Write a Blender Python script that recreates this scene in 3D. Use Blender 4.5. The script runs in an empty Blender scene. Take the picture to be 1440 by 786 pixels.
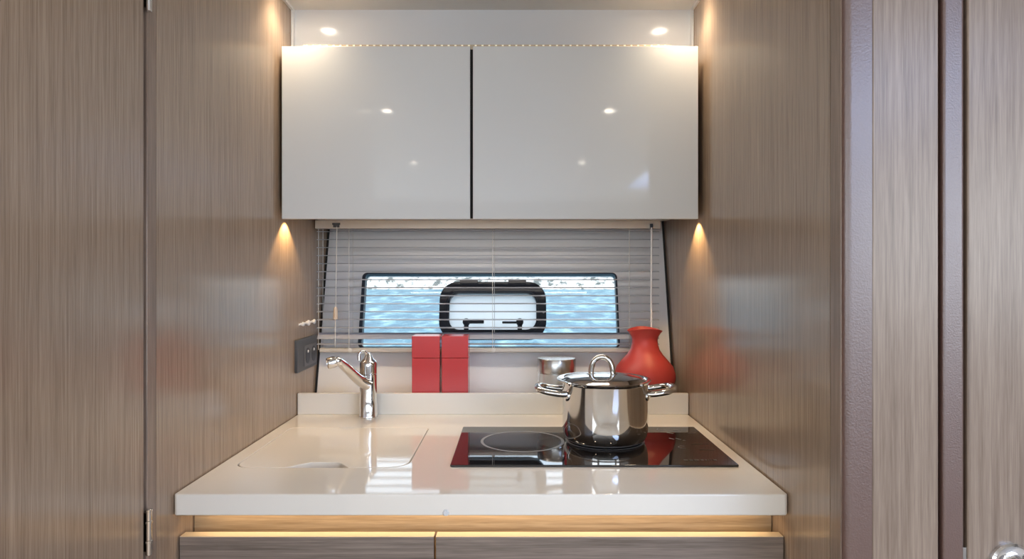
import bpy, bmesh, math, random
from mathutils import Vector, Matrix, noise as mnoise

random.seed(7)
S = bpy.context.scene
COL = S.collection
EYE = 1.275          # eye height above the cabin floor; all heights below are relative to the eye, shifted up at the end

# ------------------------------------------------------------------ camera
cam_d = bpy.data.cameras.new('camera'); cam = bpy.data.objects.new('camera', cam_d); COL.objects.link(cam)
cam.location = (0, 0, 0); cam.rotation_euler = (math.pi/2, 0, 0)
cam_d.sensor_width = 36.0; cam_d.lens = 36.0*930/1440
cam_d.shift_x = -3/1440; cam_d.shift_y = -6/1440
cam_d.clip_start = 0.02; cam_d.clip_end = 1000
S.camera = cam

# ------------------------------------------------------------------ view / world / sun
S.view_settings.view_transform = 'Standard'; S.view_settings.look = 'None'
S.view_settings.exposure = 0.14; S.view_settings.gamma = 1.0; S.view_settings.use_curve_mapping = False
S.cycles.use_denoising = True
S.cycles.max_bounces = 10; S.cycles.diffuse_bounces = 5; S.cycles.glossy_bounces = 6; S.cycles.transmission_bounces = 8
S.cycles.transparent_max_bounces = 12
S.cycles.caustics_reflective = False; S.cycles.caustics_refractive = False
S.cycles.sample_clamp_indirect = 6.0

W = bpy.data.worlds.new('sky'); S.world = W; W.use_nodes = True
bg = W.node_tree.nodes['Background']; bg.inputs[0].default_value = (0.80, 0.90, 1.0, 1); bg.inputs[1].default_value = 3.4

def light(name, kind, loc, direction, **kw):
    d = bpy.data.lights.new(name, kind); o = bpy.data.objects.new(name, d); COL.objects.link(o)
    o.location = loc
    o.rotation_euler = Vector(direction).to_track_quat('-Z', 'Y').to_euler()
    for k, v in kw.items(): setattr(d, k, v)
    return o

def area(name, loc, direction, sx, sy, radiance, color):
    o = light(name, 'AREA', loc, direction, shape='RECTANGLE', size=sx, size_y=sy, color=color)
    o.data.energy = radiance*math.pi*sx*sy
    return o

light('sun', 'SUN', (-5, -20, 30), (0.35, 0.75, -0.75), energy=5.0, angle=0.01, color=(1.0, 0.96, 0.9))
DAY = (0.86, 0.93, 1.0)
area('daylight_rear', (0, -2.97, 0.06), (0, 1, 0), 3.2, 0.82, 1.6, (0.70, 0.85, 1.0))
area('daylight_right', (1.77, -1.3, 0.15), (-1, 0, 0), 2.4, 0.62, 3.0, DAY)
area('daylight_left', (-1.77, -1.3, 0.15), (1, 0, 0), 2.4, 0.62, 3.0, DAY)
area('daylight_hatch', (1.25, -1.0, 0.660), (0, 0, -1), 0.80, 1.80, 5.6, (0.28, 0.48, 1.0))
WARM = (1.0, 0.80, 0.56)
LED = (1.0, 0.72, 0.40)

# ------------------------------------------------------------------ materials
MATS = {}
def new_mat(name):
    m = bpy.data.materials.new(name); m.use_nodes = True
    nt = m.node_tree; p = nt.nodes['Principled BSDF']
    MATS[name] = m
    return m, nt, p

def plain(name, col, rough=0.5, metal=0.0, coat=0.0, spec=0.5, bump=0.0, bump_scale=200, coat_rough=0.03, var=0.0):
    m, nt, p = new_mat(name)
    p.inputs['Base Color'].default_value = (*col, 1)
    p.inputs['Roughness'].default_value = rough
    p.inputs['Metallic'].default_value = metal
    p.inputs['Coat Weight'].default_value = coat
    p.inputs['Coat Roughness'].default_value = coat_rough
    p.inputs['Specular IOR Level'].default_value = spec
    tc = nt.nodes.new('ShaderNodeTexCoord')
    n = nt.nodes.new('ShaderNodeTexNoise'); n.inputs['Scale'].default_value = bump_scale; n.inputs['Detail'].default_value = 3
    nt.links.new(tc.outputs['Object'], n.inputs['Vector'])
    if var > 0:
        mx = nt.nodes.new('ShaderNodeMix'); mx.data_type = 'RGBA'
        mx.inputs['A'].default_value = (*[c*(1-var) for c in col], 1); mx.inputs['B'].default_value = (*[min(1, c*(1+var)) for c in col], 1)
        nt.links.new(n.outputs['Fac'], mx.inputs['Factor']); nt.links.new(mx.outputs['Result'], p.inputs['Base Color'])
    if bump > 0:
        b = nt.nodes.new('ShaderNodeBump'); b.inputs['Strength'].default_value = bump; b.inputs['Distance'].default_value = 0.001
        nt.links.new(n.outputs['Fac'], b.inputs['Height']); nt.links.new(b.outputs['Normal'], p.inputs['Normal'])
    return m

def wood(name, dark, light_, grain='Z', rough=0.32, fine=300, spec=0.5, bump=0.12):
    m, nt, p = new_mat(name)
    tc = nt.nodes.new('ShaderNodeTexCoord')
    def stretched(sc, along, det, seed):
        mp = nt.nodes.new('ShaderNodeMapping')
        v = [sc, sc, sc]; v['XYZ'.index(grain)] = along
        mp.inputs['Scale'].default_value = v; mp.inputs['Location'].default_value = (seed, seed*1.7, seed*.3)
        n = nt.nodes.new('ShaderNodeTexNoise'); n.inputs['Scale'].default_value = 1.0; n.inputs['Detail'].default_value = det
        n.inputs['Roughness'].default_value = 0.65
        nt.links.new(tc.outputs['Object'], mp.inputs['Vector']); nt.links.new(mp.outputs['Vector'], n.inputs['Vector'])
        return n
    a = stretched(fine, 7.0, 3, 3.1)
    b = stretched(fine*0.3, 1.2, 3, 8.4)
    c = stretched(fine*2.6, 22.0, 2, 1.2)
    m1 = nt.nodes.new('ShaderNodeMath'); m1.operation = 'MULTIPLY_ADD'; m1.inputs[1].default_value = 0.5
    m2 = nt.nodes.new('ShaderNodeMath'); m2.operation = 'MULTIPLY_ADD'; m2.inputs[1].default_value = 0.3
    m3 = nt.nodes.new('ShaderNodeMath'); m3.operation = 'MULTIPLY'; m3.inputs[1].default_value = 0.2
    nt.links.new(c.outputs['Fac'], m3.inputs[0])
    nt.links.new(b.outputs['Fac'], m2.inputs[0]); nt.links.new(m3.outputs[0], m2.inputs[2])
    nt.links.new(a.outputs['Fac'], m1.inputs[0]); nt.links.new(m2.outputs[0], m1.inputs[2])
    r = nt.nodes.new('ShaderNodeValToRGB')
    r.color_ramp.elements[0].position = 0.36; r.color_ramp.elements[0].color = (*dark, 1)
    r.color_ramp.elements[1].position = 0.62; r.color_ramp.elements[1].color = (*light_, 1)
    nt.links.new(m1.outputs[0], r.inputs['Fac']); nt.links.new(r.outputs['Color'], p.inputs['Base Color'])
    p.inputs['Roughness'].default_value = rough; p.inputs['Specular IOR Level'].default_value = spec
    bp = nt.nodes.new('ShaderNodeBump'); bp.inputs['Strength'].default_value = bump; bp.inputs['Distance'].default_value = 0.0006
    nt.links.new(m1.outputs[0], bp.inputs['Height']); nt.links.new(bp.outputs['Normal'], p.inputs['Normal'])
    return m

def emitter(name, col, strength):
    m, nt, p = new_mat(name)
    p.inputs['Base Color'].default_value = (*col, 1)
    p.inputs['Emission Color'].default_value = (*col, 1); p.inputs['Emission Strength'].default_value = strength
    return m

WOOD = wood('walnut_veneer', (0.228, 0.156, 0.106), (0.385, 0.286, 0.204), rough=0.20, bump=0.03, fine=360, spec=0.85)
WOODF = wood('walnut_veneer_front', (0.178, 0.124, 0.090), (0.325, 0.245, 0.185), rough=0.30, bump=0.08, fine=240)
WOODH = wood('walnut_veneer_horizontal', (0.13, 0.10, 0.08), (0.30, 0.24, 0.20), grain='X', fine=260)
OAKH = wood('recess_veneer', (0.26, 0.175, 0.10), (0.50, 0.37, 0.235), grain='X', fine=220)
COOLW = plain('white_gloss_door', (0.74, 0.745, 0.725), 0.05)
PALE = plain('pale_edge_band', (0.66, 0.55, 0.40), 0.5)
WHITE = plain('white_gloss_laminate', (0.77, 0.765, 0.75), 0.06, coat=0.0, spec=0.5)
COUNTER = plain('cream_solid_surface', (0.83, 0.785, 0.71), 0.06, var=0.02, bump_scale=9)
SHELL = plain('white_hull_panel', (0.87, 0.865, 0.87), 0.3)
CEIL = plain('white_headliner', (0.72, 0.70, 0.67), 0.45)
SALOON = plain('saloon_grey_panel', (0.40, 0.37, 0.34), 0.5)
FLOOR = wood('saloon_floor_teak', (0.22, 0.15, 0.10), (0.36, 0.26, 0.17), grain='Y', fine=60)
SOFFIT = plain('soffit_gloss', (0.76, 0.76, 0.76), 0.12)
LEATHER = plain('brown_leather', (0.115, 0.058, 0.043), 0.38, bump=0.6, bump_scale=420, var=0.12, spec=1.0, coat=0.7, coat_rough=0.3)
DARK = plain('dark_gap', (0.02, 0.017, 0.015), 0.8)
GASKET = plain('dark_window_gasket', (0.022, 0.032, 0.05), 0.4)
BLACKP = plain('black_plastic', (0.016, 0.02, 0.03), 0.28)
GREYP = plain('anthracite_plastic', (0.075, 0.078, 0.085), 0.4)
CHROME = plain('chrome', (0.80, 0.80, 0.80), 0.05, metal=1.0)
STEEL = plain('polished_steel', (0.66, 0.64, 0.61), 0.06, metal=1.0)
BRUSHED = plain('brushed_steel', (0.62, 0.60, 0.57), 0.25, metal=1.0)
BLKGLASS = plain('black_ceramic_glass', (0.012, 0.011, 0.012), 0.03, spec=0.9)
MARK = plain('printed_grey_mark', (0.28, 0.28, 0.29), 0.3)
MARKDIM = plain('printed_dim_mark', (0.11, 0.105, 0.10), 0.3)
RED = plain('red_lacquer', (0.56, 0.042, 0.045), 0.2)
REDMATT = plain('red_matt_ceramic', (0.56, 0.062, 0.052), 0.42, bump=0.05)
SLAT = plain('blind_slat', (0.42, 0.43, 0.48), 0.3)
RAIL = plain('blind_rail', (0.64, 0.60, 0.54), 0.35)
CORD = plain('blind_cord', (0.72, 0.70, 0.66), 0.6)
TASSEL = plain('beige_tassel', (0.62, 0.52, 0.42), 0.5)
WHITEP = plain('white_plastic', (0.82, 0.82, 0.82), 0.3)
WTRIM = plain('white_trim', (0.80, 0.79, 0.77), 0.35)
LENS = emitter('lamp_lens', (1.0, 0.86, 0.68), 60.0)
LEDDOT = emitter('led_dot', (1.0, 0.84, 0.62), 0.55)
TAPE = plain('led_tape', (0.62, 0.50, 0.35), 0.5)

m, nt, p = new_mat('clear_pane')
tr = nt.nodes.new('ShaderNodeBsdfTransparent'); tr.inputs[0].default_value = (0.95, 0.98, 1.0, 1)
gl = nt.nodes.new('ShaderNodeBsdfGlossy'); gl.inputs['Roughness'].default_value = 0.01
fr = nt.nodes.new('ShaderNodeFresnel'); fr.inputs['IOR'].default_value = 1.45
mx = nt.nodes.new('ShaderNodeMixShader'); out = nt.nodes['Material Output']
nt.links.new(fr.outputs[0], mx.inputs[0]); nt.links.new(tr.outputs[0], mx.inputs[1]); nt.links.new(gl.outputs[0], mx.inputs[2])
nt.links.new(mx.outputs[0], out.inputs['Surface']); PANE = m

m, nt, p = new_mat('white_screen_fabric')
df = nt.nodes.new('ShaderNodeBsdfDiffuse'); df.inputs[0].default_value = (0.93, 0.93, 0.93, 1)
tl = nt.nodes.new('ShaderNodeBsdfTranslucent'); tl.inputs[0].default_value = (0.97, 0.97, 0.97, 1)
mx = nt.nodes.new('ShaderNodeMixShader'); mx.inputs[0].default_value = 0.90; out = nt.nodes['Material Output']
nt.links.new(df.outputs[0], mx.inputs[1]); nt.links.new(tl.outputs[0], mx.inputs[2]); nt.links.new(mx.outputs[0], out.inputs['Surface']); SCREEN = m

m, nt, p = new_mat('jar_glass')
p.inputs['Base Color'].default_value = (0.97, 0.98, 0.97, 1); p.inputs['Roughness'].default_value = 0.02
p.inputs['Transmission Weight'].default_value = 1.0; p.inputs['IOR'].default_value = 1.45; GLASS = m
m, nt, p = new_mat('clear_rubber')
p.inputs['Base Color'].default_value = (0.86, 0.87, 0.88, 1); p.inputs['Roughness'].default_value = 0.15
p.inputs['Transmission Weight'].default_value = 0.2; CLEAR = m

m, nt, p = new_mat('sea_water')
tc = nt.nodes.new('ShaderNodeTexCoord'); mp = nt.nodes.new('ShaderNodeMapping'); mp.inputs['Scale'].default_value = (1.9, 0.5, 1)
n = nt.nodes.new('ShaderNodeTexNoise'); n.inputs['Scale'].default_value = 0.9; n.inputs['Detail'].default_value = 6; n.inputs['Roughness'].default_value = 0.62
r = nt.nodes.new('ShaderNodeValToRGB')
r.color_ramp.elements[0].position = 0.36; r.color_ramp.elements[0].color = (0.004, 0.045, 0.085, 1)
r.color_ramp.elements[1].position = 0.64; r.color_ramp.elements[1].color = (0.155, 0.265, 0.30, 1)
e = r.color_ramp.elements.new(0.5); e.color = (0.008, 0.080, 0.122, 1)
nt.links.new(tc.outputs['Object'], mp.inputs['Vector']); nt.links.new(mp.outputs['Vector'], n.inputs['Vector'])
nt.links.new(n.outputs['Fac'], r.inputs['Fac']); nt.links.new(r.outputs['Color'], p.inputs['Base Color'])
bp = nt.nodes.new('ShaderNodeBump'); bp.inputs['Strength'].default_value = 0.6; bp.inputs['Distance'].default_value = 0.3
nt.links.new(n.outputs['Fac'], bp.inputs['Height']); nt.links.new(bp.outputs['Normal'], p.inputs['Normal'])
p.inputs['Roughness'].default_value = 0.35; p.inputs['Specular IOR Level'].default_value = 0.06; SEA = m

m, nt, p = new_mat('white_rock')
tc = nt.nodes.new('ShaderNodeTexCoord'); n = nt.nodes.new('ShaderNodeTexNoise'); n.inputs['Scale'].default_value = 1.3; n.inputs['Detail'].default_value = 8
n.inputs['Roughness'].default_value = 0.7
r = nt.nodes.new('ShaderNodeValToRGB')
r.color_ramp.elements[0].position = 0.42; r.color_ramp.elements[0].color = (0.06, 0.065, 0.06, 1)
r.color_ramp.elements[1].position = 0.52; r.color_ramp.elements[1].color = (0.45, 0.44, 0.42, 1)
nt.links.new(tc.outputs['Object'], n.inputs['Vector']); nt.links.new(n.outputs['Fac'], r.inputs['Fac']); nt.links.new(r.outputs['Color'], p.inputs['Base Color'])
p.inputs['Roughness'].default_value = 0.9; ROCK = m

# ------------------------------------------------------------------ mesh helpers (all coordinates are in the place's own frame)
def box(bm, x0, x1, y0, y1, z0, z1):
    vs = [bm.verts.new(c) for c in ((x0,y0,z0),(x1,y0,z0),(x1,y1,z0),(x0,y1,z0),(x0,y0,z1),(x1,y0,z1),(x1,y1,z1),(x0,y1,z1))]
    fs = [(3,2,1,0),(4,5,6,7),(0,1,5,4),(1,2,6,5),(2,3,7,6),(3,0,4,7)]
    for f in fs: bm.faces.new([vs[i] for i in f])
    return bm

def lathe(bm, prof, c, seg=48, axis=(0,0,1), zmod=None):
    c = Vector(c); q = Vector((0,0,1)).rotation_difference(Vector(axis).normalized())
    rings = []
    for r, z in prof:
        if r < 1e-6:
            rings.append([bm.verts.new(c + q @ Vector((0,0,z)))])
        else:
            ring = []
            for k in range(seg):
                t = 2*math.pi*k/seg
                zz = z + (zmod(r, z, t) if zmod else 0)
                ring.append(bm.verts.new(c + q @ Vector((r*math.cos(t), r*math.sin(t), zz))))
            rings.append(ring)
    for a, b in zip(rings, rings[1:]):
        if len(a) == 1 and len(b) == 1: continue
        for k in range(seg):
            k2 = (k+1) % seg
            if len(a) == 1: bm.faces.new((a[0], b[k2], b[k]))
            elif len(b) == 1: bm.faces.new((a[k], a[k2], b[0]))
            else: bm.faces.new((a[k], a[k2], b[k2], b[k]))
    return bm

def tube(bm, pts, rad, seg=12, closed=False, flat=1.0):
    pts = [Vector(p) for p in pts]; n = len(pts)
    rads = rad if isinstance(rad, (list, tuple)) else [rad]*n
    rings = []; up = None
    for i in range(n):
        if closed: t = pts[(i+1) % n] - pts[i-1]
        else: t = pts[min(i+1, n-1)] - pts[max(i-1, 0)]
        t.normalize()
        if up is None:
            up = Vector((0,0,1)) if abs(t.z) < 0.9 else Vector((1,0,0))
        s = t.cross(up).normalized(); up = s.cross(t).normalized()
        rings.append([bm.verts.new(pts[i] + s*(rads[i]*math.cos(2*math.pi*k/seg)) + up*(rads[i]*flat*math.sin(2*math.pi*k/seg))) for k in range(seg)])
    m_ = n if closed else n-1
    for i in range(m_):
        a, b = rings[i], rings[(i+1) % n]
        for k in range(seg):
            k2 = (k+1) % seg
            bm.faces.new((a[k], a[k2], b[k2], b[k]))
    if not closed:
        bm.faces.new(list(reversed(rings[0]))); bm.faces.new(rings[-1])
    return bm

def spline(pts, n=8, closed=False):
    pts = [Vector(p) for p in pts]; out = []; m_ = len(pts)
    rng = range(m_) if closed else range(m_-1)
    for i in rng:
        if closed: p0, p1, p2, p3 = pts[i-1], pts[i], pts[(i+1) % m_], pts[(i+2) % m_]
        else: p0, p1, p2, p3 = pts[max(i-1,0)], pts[i], pts[i+1], pts[min(i+2, m_-1)]
        for k in range(n):
            t = k/n
            out.append(0.5*((2*p1) + (p2-p0)*t + (2*p0-5*p1+4*p2-p3)*t*t + (3*p1-p0-3*p2+p3)*t**3))
    if not closed: out.append(pts[-1])
    return out

def rrect(x0, x1, y0, y1, r, seg=8):
    rs = r if isinstance(r, (list, tuple)) else [r]*4      # corners: (x0,y0) (x1,y0) (x1,y1) (x0,y1)
    P = []
    for (cx, cy, a0), rr in zip(((x0,y0,180),(x1,y0,270),(x1,y1,0),(x0,y1,90)), rs):
        ox = cx + rr if cx == x0 else cx - rr; oy = cy + rr if cy == y0 else cy - rr
        for k in range(seg+1):
            a = math.radians(a0 + 90*k/seg); P.append((ox + rr*math.cos(a), oy + rr*math.sin(a)))
    return P

def prism(bm, loops, d0, d1, place):
    """loops of 2D points (outer, holes...) extruded from d0 to d1; place(u, v, d) -> point"""
    flat = [p for l in loops for p in l]
    if len(loops) == 1:
        tris = [list(range(len(flat)))]
    else:
        tmp = bmesh.new(); tv = [tmp.verts.new((x, y, 0)) for x, y in flat]; tmp.verts.index_update(); ed = []; o = 0
        for l in loops:
            n = len(l); ed += [tmp.edges.new((tv[o+k], tv[o+(k+1) % n])) for k in range(n)]; o += n
        bmesh.ops.triangle_fill(tmp, use_beauty=True, use_dissolve=False, edges=ed, normal=(0, 0, 1))
        tris = [[v.index for v in f.verts] for f in tmp.faces]; tmp.free()
    A = [bm.verts.new(place(x, y, d0)) for x, y in flat]; B = [bm.verts.new(place(x, y, d1)) for x, y in flat]
    for t in tris:
        bm.faces.new([A[i] for i in t]); bm.faces.new([B[i] for i in reversed(t)])
    o = 0
    for l in loops:
        n = len(l)
        for k in range(n):
            i, j = o+k, o+(k+1) % n
            bm.faces.new((A[i], A[j], B[j], B[i]))
        o += n
    return bm

XY = lambda u, v, d: Vector((u, v, d))      # extruded along z
XZ = lambda u, v, d: Vector((u, d, v))      # extruded along y
YZ = lambda u, v, d: Vector((d, u, v))      # extruded along x

def wloc(o):
    v = Vector((0,0,0))
    while o is not None: v = v + o.location; o = o.parent
    return v

def obj(name, bm, mat, parent=None, bevel=0.0, smooth=True, seg=2, origin=None):
    bmesh.ops.recalc_face_normals(bm, faces=bm.faces)
    me = bpy.data.meshes.new(name)
    xs = [v.co for v in bm.verts]
    if parent is not None: off = wloc(parent)
    elif origin is not None: off = Vector(origin)
    else: off = Vector(((min(v.x for v in xs)+max(v.x for v in xs))/2, (min(v.y for v in xs)+max(v.y for v in xs))/2, min(v.z for v in xs)))
    bmesh.ops.translate(bm, verts=bm.verts, vec=-off)
    bm.to_mesh(me); bm.free()
    me.materials.append(mat)
    o = bpy.data.objects.new(name, me); COL.objects.link(o)
    if parent is not None: o.parent = parent
    else: o.location = off
    if smooth:
        for p_ in me.polygons: p_.use_smooth = True
        me.set_sharp_from_angle(angle=math.radians(38))
    if bevel > 0:
        b = o.modifiers.new('bevel', 'BEVEL'); b.width = bevel; b.segments = seg; b.limit_method = 'ANGLE'; b.angle_limit = math.radians(40)
        b.harden_normals = False
    return o

def B(*a): return box(bmesh.new(), *a)

def struct(name, bm, mat, parent=None, **kw):
    o = obj(name, bm, mat, parent, **kw)
    if parent is None: o['kind'] = 'structure'
    return o

def tag(o, label, cat, group=None):
    o['label'] = label; o['category'] = cat
    if group: o['group'] = group
    return o

def thing(name, loc, label, cat, group=None):
    o = bpy.data.objects.new(name, None); COL.objects.link(o); o.location = loc; o.empty_display_size = 0.05
    return tag(o, label, cat, group)

# ------------------------------------------------------------------ the setting
XL, XR = -0.554, 0.446           # the two galley side walls
ZC, ZF = 0.664, -1.275           # ceiling and floor
ZW = -0.355                      # worktop top
# hull wall: leans outwards towards the top
HO = Vector((0, 1.84, -0.3225)); HS = Vector((0, 0.2696, 0.9630)); HN = Vector((0, -0.9630, 0.2696))
HP = lambda u, v, d: HO + Vector((u, 0, 0)) + HS*v + HN*d

struct('floor', B(-1.9, 1.9, -3.1, 2.1, ZF-0.05, ZF), FLOOR)
bm = bmesh.new(); prism(bm, [[(-1.9,-3.1),(1.9,-3.1),(1.9,2.4),(-1.9,2.4)], rrect(0.84, 1.66, -1.92, -0.08, 0.05)], ZC, ZC+0.05, XY)
ceiling = struct('ceiling', bm, CEIL)
# galley side walls
wl = struct('wall_left', B(XL-0.05, XL, 1.0243, 2.35, ZF, ZC+0.04), WOOD)
struct('trim_1', B(XL-0.045, XL, 0.9985, 1.0243, ZF, ZC+0.02), wood('walnut_edge', (0.17, 0.12, 0.09), (0.30, 0.22, 0.17), fine=160), bevel=0.0012)
struct('wall_left_rear', B(XL-0.12, XL-0.046, 0.44, 1.03, ZF, ZC+0.02), DARK)
struct('wall_right', B(XR, XR+0.05, 0.934, 2.35, ZF, ZC+0.04), WOOD)
struct('trim_2', B(XR, XR+0.05, 0.903, 0.9335, ZF, ZC+0.02), MATS['walnut_edge'], bevel=0.0015)
# hull wall with the window opening
bm = bmesh.new()
WIN = rrect(-0.442, 0.2995, 0.1196, 0.3415, 0.014)
prism(bm, [[(-0.62,-0.09),(0.50,-0.09),(0.50,1.08),(-0.62,1.08)], WIN], -0.045, 0.0, HP)
struct('wall_back', bm, SHELL)
struct('wall_back_lower', B(-0.60, 0.50, 1.835, 1.95, ZF, -0.385), SHELL)
struct('trim_3', prism(bmesh.new(), [[(XL,-0.03),(XL+0.0055,-0.03),(XL+0.0055,0.7),(XL,0.7)]], 0.0, 0.003, HP), DARK)
struct('trim_4', prism(bmesh.new(), [[(XR-0.0055,-0.03),(XR,-0.03),(XR,0.7),(XR-0.0055,0.7)]], 0.0, 0.003, HP), DARK)
# soffit above the wall cabinet with its white edge profiles
struct('wall_soffit', B(XL, XR, 1.655, 1.70, 0.531, ZC), SOFFIT, bevel=0.0)
struct('trim_5', B(XL, XL+0.006, 1.640, 1.655, 0.531, ZC), WTRIM, bevel=0.0015)
struct('trim_6', B(XR-0.006, XR, 1.640, 1.655, 0.531, ZC), WTRIM, bevel=0.0015)
struct('trim_7', B(XL, XL+0.006, 0.44, 1.640, ZC-0.006, ZC), WTRIM)
struct('trim_8', B(XR-0.006, XR, 0.91, 1.640, ZC-0.006, ZC), WTRIM)
# low step behind the worktop, on which the kitchen ware stands

# right-hand bulkhead facing the saloon
lr = 0.011
prof9 = [(0.4846, 0.8948), (0.4846, 0.935), (XR+0.0008, 0.935)] + [(XR+0.0008+lr-lr*math.cos(math.radians(a)), 0.8948+lr-lr*math.sin(math.radians(a))) for a in range(0, 91, 10)]
struct('trim_9', prism(bmesh.new(), [prof9], ZF, ZC+0.01, XY), LEATHER)
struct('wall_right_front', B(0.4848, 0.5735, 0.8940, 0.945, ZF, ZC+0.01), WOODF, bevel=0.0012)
struct('trim_10', B(0.5790, 0.6080, 0.8925, 0.94, ZF, ZC+0.01), LEATHER, bevel=0.004, seg=4)
struct('wall_right_rear', B(XR+0.05, 1.85, 0.93, 0.98, ZF, ZC+0.02), DARK)
# saloon shell behind the camera, open at its windows to the daylight
bm = bmesh.new(); prism(bm, [[(-3.1,ZF),(0.95,ZF),(0.95,ZC+0.04),(-3.1,ZC+0.04)], rrect(-2.52,-0.08,-0.18,0.48,0.06)], 1.80, 1.85, YZ)
struct('wall_saloon_right', bm, SALOON)
bm = bmesh.new(); prism(bm, [[(-3.1,ZF),(0.50,ZF),(0.50,ZC+0.04),(-3.1,ZC+0.04)], rrect(-2.52,-0.08,-0.18,0.48,0.06)], -1.85, -1.80, YZ)
struct('wall_saloon_left', bm, SALOON)
bm = bmesh.new(); prism(bm, [[(-1.85,ZF),(1.85,ZF),(1.85,ZC+0.04),(-1.85,ZC+0.04)], rrect(-1.62,1.62,-0.36,0.48,0.05)], -3.05, -3.0, XZ)
struct('wall_saloon_rear', bm, SALOON)
struct('wall_saloon_front', B(-1.85, XL-0.05, 0.44, 0.49, ZF, ZC+0.02), WOOD)

# doors
door1 = struct('door_1', B(XL-0.040, XL, 0.495, 0.9893, ZF+0.01, ZC-0.01), WOOD, bevel=0.0008)
def hinge(z0, z1):
    bm = bmesh.new()
    r = 0.0044; L = z1-z0
    prof = [(0, z0), (r*0.8, z0), (r, z0+0.001)]
    for f in (0.30, 0.72):
        zc = z0 + L*f
        prof += [(r, zc-0.0022), (r*1.25, zc-0.0016), (r*1.25, zc+0.0016), (r, zc+0.0022)]
    prof += [(r, z1-0.004), (r*1.12, z1-0.0035), (r*1.12, z1-0.001), (r*0.7, z1), (0, z1)]
    lathe(bm, prof, (XL+0.0048, 0.9945, 0), 20)
    box(bm, XL-0.03, XL+0.002, 0.9925, 0.9955, z0+0.006, z1-0.006)
    return obj('hinge', bm, CHROME, door1)
hinge(-0.421, -0.351); hinge(0.3965, 0.4665)
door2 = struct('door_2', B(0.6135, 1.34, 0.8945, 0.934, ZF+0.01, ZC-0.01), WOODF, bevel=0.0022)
hx, hz = 0.6690, -0.3880
bm = bmesh.new(); lathe(bm, [(0,0),(0.027,0),(0.027,0.005),(0.0245,0.008),(0.016,0.0085),(0.0135,0.010),(0.0115,0.012),(0.0115,0.026),(0,0.026)], (hx, 0.8945, hz), 40, axis=(0,-1,0))
handle = obj('door_handle', bm, CHROME, door2)
bm = bmesh.new(); tube(bm, spline([(hx-0.004,0.871,hz+0.001),(hx+0.012,0.867,hz+0.002),(hx+0.05,0.865,hz+0.002),(hx+0.115,0.866,hz)], 6), 0.0098, 16, flat=0.85)
obj('lever', bm, CHROME, handle)
obj('latch_plate', B(0.6085, 0.6130, 0.8965, 0.902, -0.46, -0.3690), CHROME, door2)

# ------------------------------------------------------------------ window and opening porthole
win = struct('window_1', prism(bmesh.new(), [WIN, rrect(-0.4325, 0.2945, 0.1245, 0.3375, 0.010)], -0.020, 0.004, HP), GASKET)
win['label'] = 'wide window'
PO = rrect(-0.2145, 0.0920, 0.144, 0.3134, 0.052)
PI_ = rrect(-0.186, 0.0633, 0.1727, 0.2793, 0.030)
del win['label']
PM = rrect(-0.199, 0.0765, 0.159, 0.2975, 0.042)
obj('pane', prism(bmesh.new(), [rrect(-0.4330, 0.2950, 0.1240, 0.3380, 0.010), PM], -0.014, -0.009, HP), PANE, win)
port = thing('porthole', tuple(HP(-0.061, 0.144, -0.01)), 'black framed opening porthole with white screen set into the window behind the blind', 'porthole')
obj('frame', prism(bmesh.new(), [PO, PI_], -0.008, 0.010, HP), BLACKP, port, bevel=0.003, seg=3)
obj('inner_rim', prism(bmesh.new(), [rrect(-0.197, 0.0745, 0.1615, 0.291, 0.038), rrect(-0.190, 0.0675, 0.1685, 0.2835, 0.033)], -0.030, 0.013, HP), BLACKP, port, bevel=0.001)
obj('screen', prism(bmesh.new(), [rrect(-0.192, 0.070, 0.166, 0.286, 0.034)], -0.013, -0.010, HP), SCREEN, port)
for x in (-0.131, 0.009):
    obj('hinge', prism(bmesh.new(), [rrect(x-0.026, x+0.026, 0.306, 0.3195, 0.002, 3)], -0.006, 0.014, HP), BLACKP, port, bevel=0.001)
for x, sg in ((-0.136, 1), (0.016, -1)):
    bm = bmesh.new(); c = HP(x, 0.1935, 0.006)
    lathe(bm, [(0,0),(0.0105,0),(0.0105,0.009),(0.009,0.012),(0,0.012)], c, 24, axis=HN)
    prism(bm, [[(x-0.0065, 0.165), (x+0.0065, 0.165), (x+0.0065, 0.19), (x-0.0065, 0.19)]], 0.004, 0.012, HP)
    lt = obj('latch', bm, BLACKP, port, bevel=0.0008)
    a, b_ = sorted((x+sg*0.006, x+sg*0.050))
    obj('lever', prism(bmesh.new(), [rrect(a, b_, 0.189, 0.1985 if sg > 0 else 0.195, 0.002, 3)], 0.009, 0.015, HP), BLACKP, lt, bevel=0.0008)
bm = bmesh.new(); lathe(bm, [(0,0),(0.004,0),(0.0035,0.002),(0,0.002)], HP(0.084, 0.222, 0.010), 14, axis=HN); obj('screw', bm, CHROME, port)

# ------------------------------------------------------------------ outdoors
bm = bmesh.new(); box(bm, -160, 160, 2.6, 78, -1.9, -1.5); struct('sea', bm, SEA)
bm = bmesh.new(); nx, ny = 110, 26; grid = []
for j in range(ny):
    row = []
    for i in range(nx):
        x = -130 + 260*i/(nx-1); t = j/(ny-1)
        y = 70 + 60*t
        h = -1.9 + 34*t**0.75 * (0.8 + 0.35*mnoise.noise((x*0.03, y*0.03, 2.0))) + 1.6*mnoise.noise((x*0.35, y*0.35, 5.0)) * min(1, t*6+0.15)
        y += 1.5*mnoise.noise((x*0.2, 3.0, 1.0))
        row.append(bm.verts.new((x, y, h)))
    grid.append(row)
for j in range(ny-1):
    for i in range(nx-1): bm.faces.new((grid[j][i], grid[j][i+1], grid[j+1][i+1], grid[j+1][i]))
struct('hill', bm, ROCK)

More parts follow.
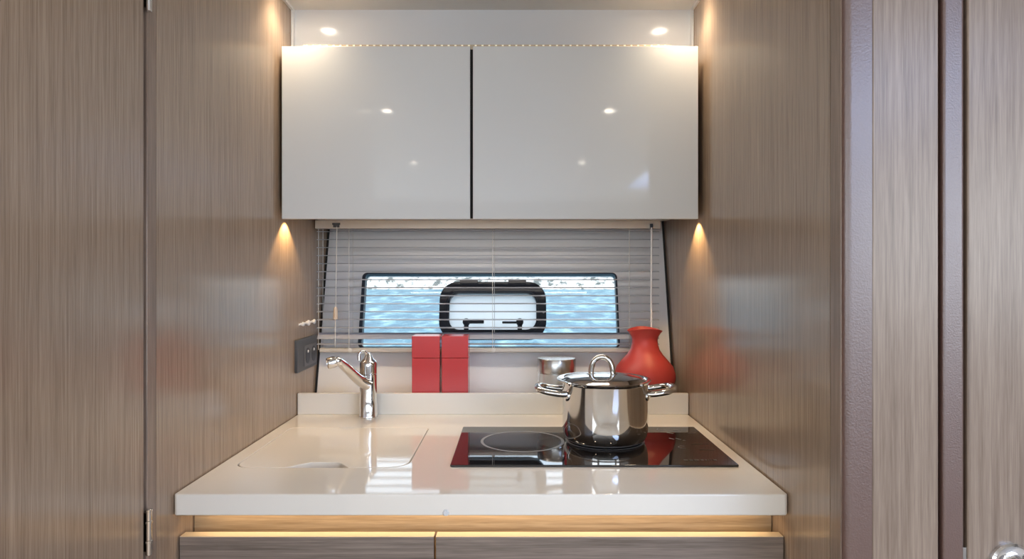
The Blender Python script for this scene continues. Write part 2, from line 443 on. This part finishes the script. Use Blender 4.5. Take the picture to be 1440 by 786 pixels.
# ------------------------------------------------------------------ worktop with flush sink lid
wt = thing('worktop', (-0.054, 1.38, -0.3896), 'glossy cream solid worktop with thick pale front edge between the wood walls', 'worktop')
bm = bmesh.new()
SX0, SX1, SY0, SY1 = -0.520, -0.198, 1.2206, 1.540
hole = rrect(SX0, SX1, SY0, SY1, [0.032, 0.040, 0.014, 0.014])
outer = [(-0.5525+0.004,1.0714),(0.4445-0.004,1.0714),(0.4445,1.0754),(0.4445,1.820),(-0.5525,1.820),(-0.5525,1.0754)]
prism(bm, [outer, hole], -0.3896, ZW, XY)
obj('slab', bm, COUNTER, wt, bevel=0.0022, seg=3)
obj('sink_ledge', prism(bmesh.new(), [rrect(SX0+0.0, SX1-0.0, SY0+0.0, SY1-0.0, [0.032,0.040,0.014,0.014]), rrect(SX0+0.016, SX1-0.016, SY0+0.016, SY1-0.016, 0.03)], -0.3895, -0.3765, XY), COUNTER, wt)
bm = bmesh.new()
prism(bm, [rrect(SX0+0.016, SX1-0.016, SY0+0.016, SY1-0.016, 0.03), rrect(SX0+0.018, SX1-0.018, SY0+0.018, SY1-0.018, 0.029)], -0.52, -0.377, XY)
prism(bm, [rrect(SX0+0.016, SX1-0.016, SY0+0.016, SY1-0.016, 0.03)], -0.522, -0.519, XY)
obj('sink_basin', bm, BRUSHED, wt)
obj('upstand', B(-0.5525, 0.4445, 1.685, 1.697, ZW, -0.301), COUNTER, wt, bevel=0.0018)
obj('light_strip', B(-0.53, 0.425, 1.104, 1.112, -0.3925, -0.3897), TAPE, wt)
g = 0.0016
lid_loop = rrect(SX0+g, SX1-g, SY0+g, SY1-g, [0.031, 0.039, 0.013, 0.013])
# finger notch in the front edge: replace the straight front run between the two front corners
front = 9   # points of the first corner
notch = [(-0.425, SY0+g), (-0.412, 1.2300), (-0.394, 1.2490), (-0.384, 1.2553), (-0.334, 1.2553), (-0.326, 1.2500), (-0.306, SY0+g)]
lid_loop = lid_loop[:front] + notch + lid_loop[front:]
sc = obj('sink_cover', prism(bmesh.new(), [lid_loop], -0.3760, ZW, XY), COUNTER, None, bevel=0.0010)
tag(sc, 'flush cream sink lid with finger notch, let into the worktop in front of the tap', 'sink cover')
bm = bmesh.new(); lathe(bm, [(0,0),(0.0056,0),(0.0056,0.0015),(0.004,0.0028),(0,0.003)], (-0.1106, 1.0714, -0.3845), 6, axis=(0,-1,0))
tag(obj('bumper_stud', bm, CLEAR, None), 'tiny clear rubber stud on the lower front edge of the worktop', 'stud')

# warm light strip under the worktop front
area('under_counter_led', (-0.054, 1.108, -0.3935), (0, 0.35, -1), 0.95, 0.010, 15.0, LED)

# ------------------------------------------------------------------ base cabinet
bc = thing('base_cabinet', (-0.054, 1.30, ZF), 'brown wood base cabinet with two wide drawers under the worktop', 'cabinet')
obj('recess_panel', B(XL+0.002, XR-0.002, 1.142, 1.158, -1.20, -0.391), OAKH, bc)
obj('plinth', B(XL+0.01, XR-0.01, 1.16, 1.18, ZF, -1.15), DARK, bc)
for x0, x1 in ((-0.5515, -0.1325), (-0.1290, 0.4440)):
    df_ = obj('drawer_front', B(x0, x1, 1.090, 1.111, -1.13, -0.4318), WOODH, bc, bevel=0.0006)
    obj('edge_band', B(x0, x1, 1.0905, 1.111, -0.4318, -0.4310), PALE, df_)
obj('drawer_divider', B(-0.1400, -0.1215, 1.1115, 1.1415, -1.13, -0.50), OAKH, bc)

# ------------------------------------------------------------------ wall cabinet
wc = thing('wall_cabinet', (-0.056, 1.70, 0.132), 'glossy white wall cabinet with two flap doors above the blind', 'cabinet')
obj('carcass', B(-0.540, 0.4270, 1.5685, 1.86, 0.152, 0.5295), WHITE, wc)
for x0, x1 in ((-0.545, -0.1033), (-0.0967, 0.4317)):
    obj('door', B(x0, x1, 1.550, 1.568, 0.132, 0.537), COOLW, wc, bevel=0.0014, seg=2)
obj('gap_shade', B(-0.1075, -0.0925, 1.5660, 1.5684, 0.1345, 0.5345), DARK, wc)  # dark strip standing in for the shade in the gap between the doors
ls = thing('light_strip', (-0.065, 1.585, 0.5295), 'warm LED light strip along the top of the white wall cabinet', 'light strip')
obj('tape', B(-0.505, 0.375, 1.583, 1.590, 0.5297, 0.5520), TAPE, ls)
bm = bmesh.new()
for k in range(54):
    x = -0.497 + k*0.0162
    box(bm, x-0.0022, x+0.0022, 1.5815, 1.583, 0.5485, 0.5507)
d = obj('led_row', bm, LEDDOT, ls)

# small corner lamps under the cabinet, grazing the side walls
for x, wx, side in ((-0.5260, XL, 'left'), (0.4170, XR, 'right')):
    t = thing('corner_light', (x, 1.597, 0.149), 'small warm spot lamp at the %s lower corner of the white cabinet' % side, 'light')
    bm = bmesh.new(); lathe(bm, [(0,0.003),(0.0055,0.003),(0.0055,-0.004),(0.0045,-0.004),(0.0045,-0.001),(0,-0.001)], (x, 1.597, 0.149), 20)
    obj('lamp_ring', bm, BRUSHED, t)
    light('corner_light_lamp', 'SPOT', (x, 1.597, 0.1445), ((wx-x)*0.6, 0, -0.12), energy=2.3, color=(1.0, 0.66, 0.30), spot_size=math.radians(100), spot_blend=0.4, shadow_soft_size=0.003)

# added fill light for worktop and hull, with a made-up bar behind the doors
area('under_cabinet_fill', (-0.056, 1.605, 0.1475), (0, 0.0, -1), 0.62, 0.055, 10.5, (1.0, 0.90, 0.78))
ub = thing('added_fill_bar', (-0.056, 1.583, 0.149), 'added fill light bar under the white wall cabinet, hidden behind its door edges', 'light')
obj('fill_housing', B(-0.380, 0.268, 1.574, 1.636, 0.1482, 0.1519), WHITEP, ub)

# ------------------------------------------------------------------ ceiling downlights
def downlight(x, y, power, label, group=None, cone=125):
    t = thing('downlight', (x, y, ZC), label, 'ceiling light', group)
    bm = bmesh.new(); lathe(bm, [(0.0195,0),(0.034,0),(0.034,-0.003),(0.030,-0.005),(0.0195,-0.004),(0.0195,0)], (x, y, ZC), 32); obj('ring', bm, CHROME, t)
    bm = bmesh.new(); lathe(bm, [(0,-0.0005),(0.019,-0.0005),(0.0175,-0.0035),(0,-0.004)], (x, y, ZC), 32); obj('lens', bm, LENS, t)
    light('downlight_lamp', 'SPOT', (x, y, ZC-0.008), (0,0,-1), energy=power, color=WARM, spot_size=math.radians(cone), spot_blend=0.9, shadow_soft_size=0.022)
downlight(-0.502, 1.520, 4.6, 'recessed warm downlight in the ceiling above the left end of the white cabinet')
downlight(0.394, 1.520, 4.6, 'recessed warm downlight in the ceiling above the right end of the white cabinet')
downlight(-0.512, 0.44, 5.5, 'recessed downlight in the ceiling beside the left wood door')
downlight(0.383, 0.44, 2.0, 'recessed downlight in the ceiling in front of the right leather post')
downlight(-0.587, -0.79, 5.5, 'recessed downlight in the saloon ceiling, left one towards the stern')
downlight(0.40, -0.79, 3.0, 'recessed downlight in the saloon ceiling, right one towards the stern')

# ------------------------------------------------------------------ venetian blind
YB = 1.84
bl = thing('venetian_blind', (-0.073, YB, -0.212), 'grey venetian blind with thin open slats hanging in front of the window', 'blind')
bx0, bx1 = -0.550, 0.4035
hr = obj('headrail', B(bx0, bx1, YB-0.0135, YB+0.0135, 0.129, 0.1518), RAIL, bl, bevel=0.001)
obj('end_cap', B(bx1-0.026, bx1, YB-0.0148, YB-0.0136, 0.1292, 0.1516), RAIL, hr)
bm = bmesh.new(); box(bm, -0.499, -0.482, YB-0.0175, YB-0.0136, 0.132, 0.143); box(bm, -0.502, -0.480, YB-0.0165, YB-0.0136, 0.139, 0.1445)
obj('cord_lock', bm, GREYP, hr, bevel=0.0008)
obj('wand_hook', B(0.3745, 0.3825, YB-0.0185, YB-0.0136, 0.127, 0.142), BLACKP, hr, bevel=0.0008)

def slat_mesh(tilt, w=0.025, th=0.00055, crown=0.0016):
    bm = bmesh.new(); n = 8; top = []; bot = []
    for k in range(n+1):
        u = -1 + 2*k/n; y = u*w/2; z = crown*(1-u*u) - crown*0.5
        c, s = math.cos(tilt), math.sin(tilt)
        top.append((y*c - (z+th/2)*s, y*s + (z+th/2)*c)); bot.append((y*c - (z-th/2)*s, y*s + (z-th/2)*c))
    loop = top + bot[::-1]
    A = [bm.verts.new((bx0+0.004, y, z)) for y, z in loop]; B_ = [bm.verts.new((bx1-0.002, y, z)) for y, z in loop]
    m_ = len(loop)
    for k in range(m_): bm.faces.new((A[k], A[(k+1) % m_], B_[(k+1) % m_], B_[k]))
    for k in range(n):
        a, b2, c2, d2 = k, k+1, m_-2-k, m_-1-k
        bm.faces.new((A[a], A[b2], A[c2], A[d2])); bm.faces.new((B_[d2], B_[c2], B_[b2], B_[a]))
    return bm
z_slat = [0.1215 - 0.02222*k for k in range(13)]
base = bl.location
bm = slat_mesh(math.radians(3)); bmesh.ops.translate(bm, verts=bm.verts, vec=(0, YB, z_slat[0]))
s0 = obj('slat', bm, SLAT, bl)
for z in z_slat[1:] + [-0.1905]:
    c = s0.copy(); COL.objects.link(c); c.parent = bl; c.location = (0, 0, z - z_slat[0])
bm = slat_mesh(math.radians(40)); bmesh.ops.translate(bm, verts=bm.verts, vec=(0, YB, -0.168)); obj('slat', bm, SLAT, bl)
bm = bmesh.new()
prof = [(-0.011,-0.004),(-0.008,-0.0065),(0.008,-0.0065),(0.011,-0.004),(0.011,0.003),(0.007,0.0055),(-0.007,0.0055),(-0.011,0.003)]
A = [bm.verts.new((bx0+0.012, YB+y, -0.2075+z)) for y, z in prof]; B2 = [bm.verts.new((bx1-0.012, YB+y, -0.2075+z)) for y, z in prof]
for k in range(8): bm.faces.new((A[k], A[(k+1) % 8], B2[(k+1) % 8], B2[k]))
bm.faces.new(A[::-1]); bm.faces.new(B2)
br = obj('bottom_rail', bm, RAIL, bl)
for x in (-0.454, -0.0575, 0.3205):
    bm = bmesh.new(); lathe(bm, [(0,0),(0.006,0),(0.006,0.003),(0,0.0045)], (x, YB-0.011, -0.207), 14, axis=(0,-1,0)); obj('cord_plug', bm, CORD, br)
for x in (-0.538, -0.454, -0.0575, 0.3205):
    bm = bmesh.new()
    for dx, dy in ((-0.0022, -0.0135), (0.0022, 0.0135)):
        tube(bm, [(x+dx, YB+dy, 0.130), (x+dx, YB+dy, -0.206)], 0.0008, 6)
    obj('ladder_cord', bm, CORD, bl)
bm = bmesh.new(); tube(bm, [(-0.489, YB-0.0165, 0.136), (-0.4905, YB-0.0165, 0.02), (-0.494, YB-0.0165, -0.20)], 0.0011, 8)
lc = obj('lift_cord', bm, CORD, bl)
bm = bmesh.new(); lathe(bm, [(0,0),(0.0058,0.0),(0.0066,0.002),(0.0058,0.030),(0.0035,0.034),(0,0.034)], (-0.4925, YB-0.0165, -0.1215), 16); obj('tassel', bm, TASSEL, lc)
bm = bmesh.new(); tube(bm, [(0.3785, YB-0.018, 0.131), (0.3785, YB-0.020, 0.115), (0.3770, YB-0.021, -0.06), (0.3775, YB-0.021, -0.165)], 0.0026, 10)
obj('tilt_wand', bm, WHITEP, bl)

# ------------------------------------------------------------------ tap
fx, fy = -0.365, 1.6570
fc = thing('faucet', (fx, fy, ZW), 'chrome single lever kitchen tap with angled spout at the back of the worktop', 'tap')
bm = bmesh.new()
lathe(bm, [(0,ZW+0.0004),(0.0232,ZW+0.0004),(0.0236,ZW+0.003),(0.0220,ZW+0.006),(0.0217,ZW+0.05),(0.0215,-0.2480),(0.0203,-0.2472),(0,-0.2472)], (fx, fy, 0), 48)
obj('body', bm, CHROME, fc)
bm = bmesh.new()
lathe(bm, [(0,-0.2470),(0.0203,-0.2470),(0.0215,-0.2455),(0.0215,-0.222),(0.0210,-0.218),(0.0185,-0.2145),(0.0120,-0.2085),(0.0075,-0.199),(0.0050,-0.1945),(0,-0.1935)], (fx, fy, 0), 48)
cap = obj('cap', bm, CHROME, fc)
bm = bmesh.new(); tube(bm, spline([(fx-0.004, fy, -0.205), (fx-0.006, fy-0.005, -0.1925), (fx-0.013, fy-0.011, -0.1900), (fx-0.0195, fy-0.016, -0.1955), (fx-0.0190, fy-0.018, -0.2110)], 6), 0.0036, 10, flat=1.0)
obj('lever', bm, CHROME, cap)
bm = bmesh.new()
sp = spline([(fx+0.001, fy-0.010, -0.2720), (fx-0.018, fy-0.028, -0.2560), (fx-0.040, fy-0.066, -0.2210), (fx-0.051, fy-0.094, -0.2020)], 6)
rr = [0.0180 - 0.0080*(k/(len(sp)-1))**0.9 for k in range(len(sp))]
tube(bm, sp, rr, 24, flat=0.92)
spout = obj('spout', bm, CHROME, fc)
ax = Vector((-0.80, -0.42, -0.20)).normalized()
bm = bmesh.new(); lathe(bm, [(0,-0.005),(0.0085,-0.005),(0.0098,-0.002),(0.0098,0.004),(0.0130,0.006),(0.0138,0.011),(0.0138,0.023),(0.0125,0.0255),(0.0095,0.0258),(0.0090,0.024),(0,0.024)], Vector((fx-0.051, fy-0.094, -0.2020)), 32, axis=ax)
obj('spray_head', bm, CHROME, spout)

# ------------------------------------------------------------------ cooktop
CT = -0.3510
ct = thing('cooktop', (0.149, 1.3775, ZW), 'black glass cooktop with printed rings set in the right half of the worktop', 'cooktop')
bm = bmesh.new(); prism(bm, [rrect(-0.1185, 0.4165, 1.2226, 1.5325, 0.004, 4)], ZW+0.0001, CT, XY); obj('glass_plate', bm, BLKGLASS, ct, bevel=0.001)
def ring(x, y, r0, r1, mat, name='burner_ring', a0=0, a1=360):
    bm = bmesh.new(); n = 72; A = []; B3 = []
    full = a1-a0 >= 360
    for k in range(n + (0 if full else 1)):
        t = math.radians(a0 + (a1-a0)*k/n)
        A.append(bm.verts.new((x+r0*math.cos(t), y+r0*math.sin(t), CT+0.00025))); B3.append(bm.verts.new((x+r1*math.cos(t), y+r1*math.sin(t), CT+0.00025)))
    m_ = len(A)
    for k in range(m_ if full else m_-1):
        k2 = (k+1) % m_; bm.faces.new((A[k], A[k2], B3[k2], B3[k]))
    return obj(name, bm, mat, ct)
ring(0.0175, 1.400, 0.0825, 0.0885, MARK)
ring(0.1935, 1.410, 0.0790, 0.0840, MARK)
# touch controls: small printed arcs, dashes and dots at the right
ring(0.335, 1.505, 0.0085, 0.0105, MARK, 'control_mark', 90, 330)
ring(0.345, 1.350, 0.0085, 0.0105, MARK, 'control_mark', 60, 290)
def dash(x, y, w, h, rot=0.0, mat=MARK, name='control_mark'):
    c, s = math.cos(rot), math.sin(rot)
    bm = bmesh.new(); vs = [bm.verts.new((x+u*c-v*s, y+u*s+v*c, CT+0.0003)) for u, v in ((-w/2,-h/2),(w/2,-h/2),(w/2,h/2),(-w/2,h/2))]; bm.faces.new(vs)
    return obj(name, bm, mat, ct)
dash(0.3465, 1.470, 0.016, 0.003, -0.7); dash(0.338, 1.420, 0.013, 0.004, -0.9); dash(0.352, 1.418, 0.016, 0.003, -1.0); dash(0.361, 1.405, 0.006, 0.004)
dash(0.364, 1.493, 0.012, 0.003, 0.0, MARKDIM); dash(0.385, 1.498, 0.020, 0.002, 0.0, MARKDIM)
dash(0.395, 1.470, 0.018, 0.002, 0.0, MARKDIM); dash(0.386, 1.375, 0.036, 0.002, 0.0, MARKDIM); dash(0.388, 1.330, 0.03, 0.002, 0.0, MARKDIM)
for k, (u0, u1) in enumerate(((961.5,967.5),(969.5,974.5),(976.5,979.2),(980,983),(985.5,989.5),(992,994),(996,997.3),(999.5,1001),(1003.5,1007.5))):
    a = (u0-723)*1.256/930; b_ = (u1-723)*1.256/930
    dash((a+b_)/2, 1.256, b_-a, 0.0065, 0, MARKDIM, 'brand_mark')

# ------------------------------------------------------------------ pot
px, py, pz = 0.1935, 1.410, CT+0.0004
pot = thing('cooking_pot', (px, py, pz), 'polished steel cooking pot with lid and two loop handles on the cooktop', 'pot')
R = 0.0905; H = 0.1275
prof = [(0,0),(0.0765,0),(0.0785,0.0015)]
for k in range(1, 9):
    t = k/8*math.pi/2; prof.append((0.0765 + (R-0.0765)*math.sin(t)*1.0, 0.0015 + 0.030*(1-math.cos(t))))
prof += [(R, 0.05), (R, H-0.006), (R+0.001, H-0.003), (R+0.0045, H), (R+0.0040, H+0.0012), (R-0.001, H-0.001), (R-0.0025, H-0.006), (R-0.0025, 0.04), (0.07, 0.005), (0, 0.004)]
bm = bmesh.new(); lathe(bm, prof, (px, py, pz), 96); obj('body', bm, STEEL, pot)
for sg in (-1, 1):
    zc = pz + 0.107
    pts = [(px+sg*(R-0.002), py-0.034, zc-0.004), (px+sg*(R+0.010), py-0.036, zc-0.003), (px+sg*(R+0.036), py-0.034, zc+0.001), (px+sg*(R+0.050), py-0.022, zc+0.0045), (px+sg*(R+0.0525), py, zc+0.006),
           (px+sg*(R+0.050), py+0.022, zc+0.0045), (px+sg*(R+0.036), py+0.034, zc+0.001), (px+sg*(R+0.010), py+0.036, zc-0.003), (px+sg*(R-0.002), py+0.034, zc-0.004)]
    fx_ = lambda y: math.sqrt(max(R*R - (y-py)**2, 0))
    pts[0] = (px+sg*(fx_(py-0.034)-0.001), py-0.034, zc-0.004); pts[-1] = (px+sg*(fx_(py+0.034)-0.001), py+0.034, zc-0.004)
    bm = bmesh.new(); tube(bm, spline(pts, 6), 0.0076, 16, flat=0.85)
    hd = obj('handle', bm, STEEL, pot)
    for dy in (-0.034, 0.034):
        nrm = Vector((sg*fx_(py+dy), dy, 0)).normalized()
        bm = bmesh.new(); lathe(bm, [(0,-0.001),(0.0105,-0.001),(0.0100,0.002),(0.0075,0.0032),(0,0.0035)], (px+sg*fx_(py+dy), py+dy, zc-0.008), 24, axis=nrm)
        obj('handle_plate', bm, STEEL, hd)
lz = pz + H + 0.0013
bm = bmesh.new()
lathe(bm, [(0.0,-0.004),(0.084,-0.004),(0.087,-0.001),(0.0985,-0.0005),(0.1000,0.0008),(0.0985,0.0022),(0.0935,0.0020),(0.0890,-0.0005),(0.0860,0.0005),(0.080,0.0040),(0.065,0.0075),(0.045,0.0105),(0.02,0.0120),(0,0.0123)], (px-0.003, py, lz), 96)
lid = obj('lid', bm, STEEL, pot)
lx, ly = px-0.006, py-0.002
hp = [(lx-0.0235, ly+0.004, lz+0.0095), (lx-0.0225, ly+0.004, lz+0.024), (lx-0.0165, ly+0.003, lz+0.040), (lx-0.004, ly+0.001, lz+0.0475), (lx+0.009, ly-0.001, lz+0.0455), (lx+0.0185, ly-0.003, lz+0.034), (lx+0.0215, ly-0.004, lz+0.020), (lx+0.0225, ly-0.004, lz+0.0095)]
bm = bmesh.new(); tube(bm, spline(hp, 6), 0.0058, 14); lh = obj('lid_handle', bm, STEEL, lid)
for q in (hp[0], hp[-1]):
    bm = bmesh.new(); lathe(bm, [(0,-0.002),(0.0100,-0.002),(0.0092,0.0015),(0.006,0.003),(0,0.003)], (q[0], q[1], lz+0.0105), 20); obj('foot_plate', bm, STEEL, lh)

# ------------------------------------------------------------------ ware behind the upstand
ZS = ZW
def canister(x0, x1, label):
    t = thing('canister', ((x0+x1)/2, 1.733, ZS), label, 'canister', 'red canisters behind the upstand')
    obj('body', B(x0, x1, 1.702, 1.764, ZS+0.0003, -0.2136), RED, t, bevel=0.0012)
    obj('lid', B(x0-0.0003, x1+0.0003, 1.7017, 1.7643, -0.2128, -0.1570), RED, t, bevel=0.0012)
canister(-0.2632, -0.1920, 'red square lidded canister behind the low upstand, next to the chrome tap')
canister(-0.1865, -0.1188, 'red square lidded canister behind the low upstand, the one nearer the cooking pot')

jx, jy = 0.1125, 1.755
jr = thing('storage_jar', (jx, jy, ZS), 'round glass jar with brushed steel lid behind the pot, below the blind', 'jar')
bm = bmesh.new(); lathe(bm, [(0,0.0003),(0.046,0.0003),(0.0490,0.003),(0.0490,0.100),(0.0470,0.100),(0.0470,0.005),(0.044,0.0035),(0,0.0035)], (jx, jy, ZS), 56); obj('glass_body', bm, GLASS, jr)
bm = bmesh.new(); lathe(bm, [(0,0.0965),(0.0465,0.0965),(0.0465,0.1005),(0.0505,0.1005),(0.0508,0.102),(0.0508,0.1335),(0.0495,0.1357),(0,0.136)], (jx, jy, ZS), 56); obj('lid', bm, BRUSHED, jr)

vx, vy = 0.3500, 1.7715
prof = [(0,0.0003),(0.042,0.0003),(0.047,0.002),(0.058,0.020),(0.0655,0.048),(0.0740,0.063),(0.0795,0.074),(0.0810,0.082),(0.0800,0.094),(0.0745,0.111),(0.0610,0.128),(0.0475,0.143),(0.0385,0.157),(0.0345,0.171),(0.0335,0.182),(0.0360,0.193),(0.0415,0.203),(0.0470,0.2105)]
inner = [(0.0445,0.2110),(0.0390,0.204),(0.0330,0.193),(0.0305,0.182),(0.0320,0.167),(0.045,0.141),(0.07,0.110),(0.078,0.085),(0.055,0.025),(0.04,0.006),(0,0.005)]
zm = lambda r, z, t: (0.0042*-math.cos(2*t)) * max(0.0, min(1.0, (z-0.183)/0.028))
bm = bmesh.new(); lathe(bm, prof + inner, (vx, vy, ZS), 80, zmod=zm)
tag(obj('vase', bm, REDMATT, None), 'matt red bulbous vase with flared wavy rim beside the right wood wall', 'vase')

# ------------------------------------------------------------------ socket plate and hook strip on the left wall
so = thing('socket_plate', (XL, 1.75, -0.2475), 'dark grey double socket plate on the left wood wall beside the window', 'socket')
obj('plate', prism(bmesh.new(), [rrect(1.667, 1.833, -0.2475, -0.1640, 0.004, 4)], XL, XL+0.008, YZ), GREYP, so, bevel=0.0012)
fr_ = obj('insert', prism(bmesh.new(), [rrect(1.718, 1.822, -0.2385, -0.1845, 0.003, 4)], XL+0.008, XL+0.0095, YZ), plain('grey_insert', (0.13, 0.13, 0.135), 0.35), so, bevel=0.0005)
for y in (1.745, 1.796):
    oval = [(y + 0.0175*math.cos(2*math.pi*k/28), -0.2115 + 0.021*math.sin(2*math.pi*k/28)) for k in range(28)]
    ob = obj('socket', prism(bmesh.new(), [oval], XL+0.0096, XL+0.0105, YZ), BLACKP, fr_)
    bm = bmesh.new(); lathe(bm, [(0,0),(0.004,0),(0.003,0.0015),(0,0.002)], (XL+0.0104, y, -0.2005), 12, axis=(1,0,0)); c_ = obj('pin', bm, WHITEP, fr_)
hk = thing('hook_strip', (XL, 1.765, -0.13), 'small white three knob hook strip on the left wood wall above the socket plate', 'hook')
obj('strip', B(XL, XL+0.0015, 1.70, 1.83, -0.129, -0.1245), WHITEP, hk)
for y, r in ((1.712, 0.0055), (1.758, 0.0075), (1.808, 0.0065)):
    bm = bmesh.new(); lathe(bm, [(0,0),(r*0.6,0),(r*0.6,0.003),(r,0.005),(r,0.008),(r*0.7,0.010),(0,0.0105)], (XL+0.001, y, -0.1265), 18, axis=(1,0,0)); obj('knob', bm, WHITEP, hk)

# ------------------------------------------------------------------ lift everything so that the cabin floor is at height 0
for o in S.objects:
    if o.parent is None: o.location.z += EYE
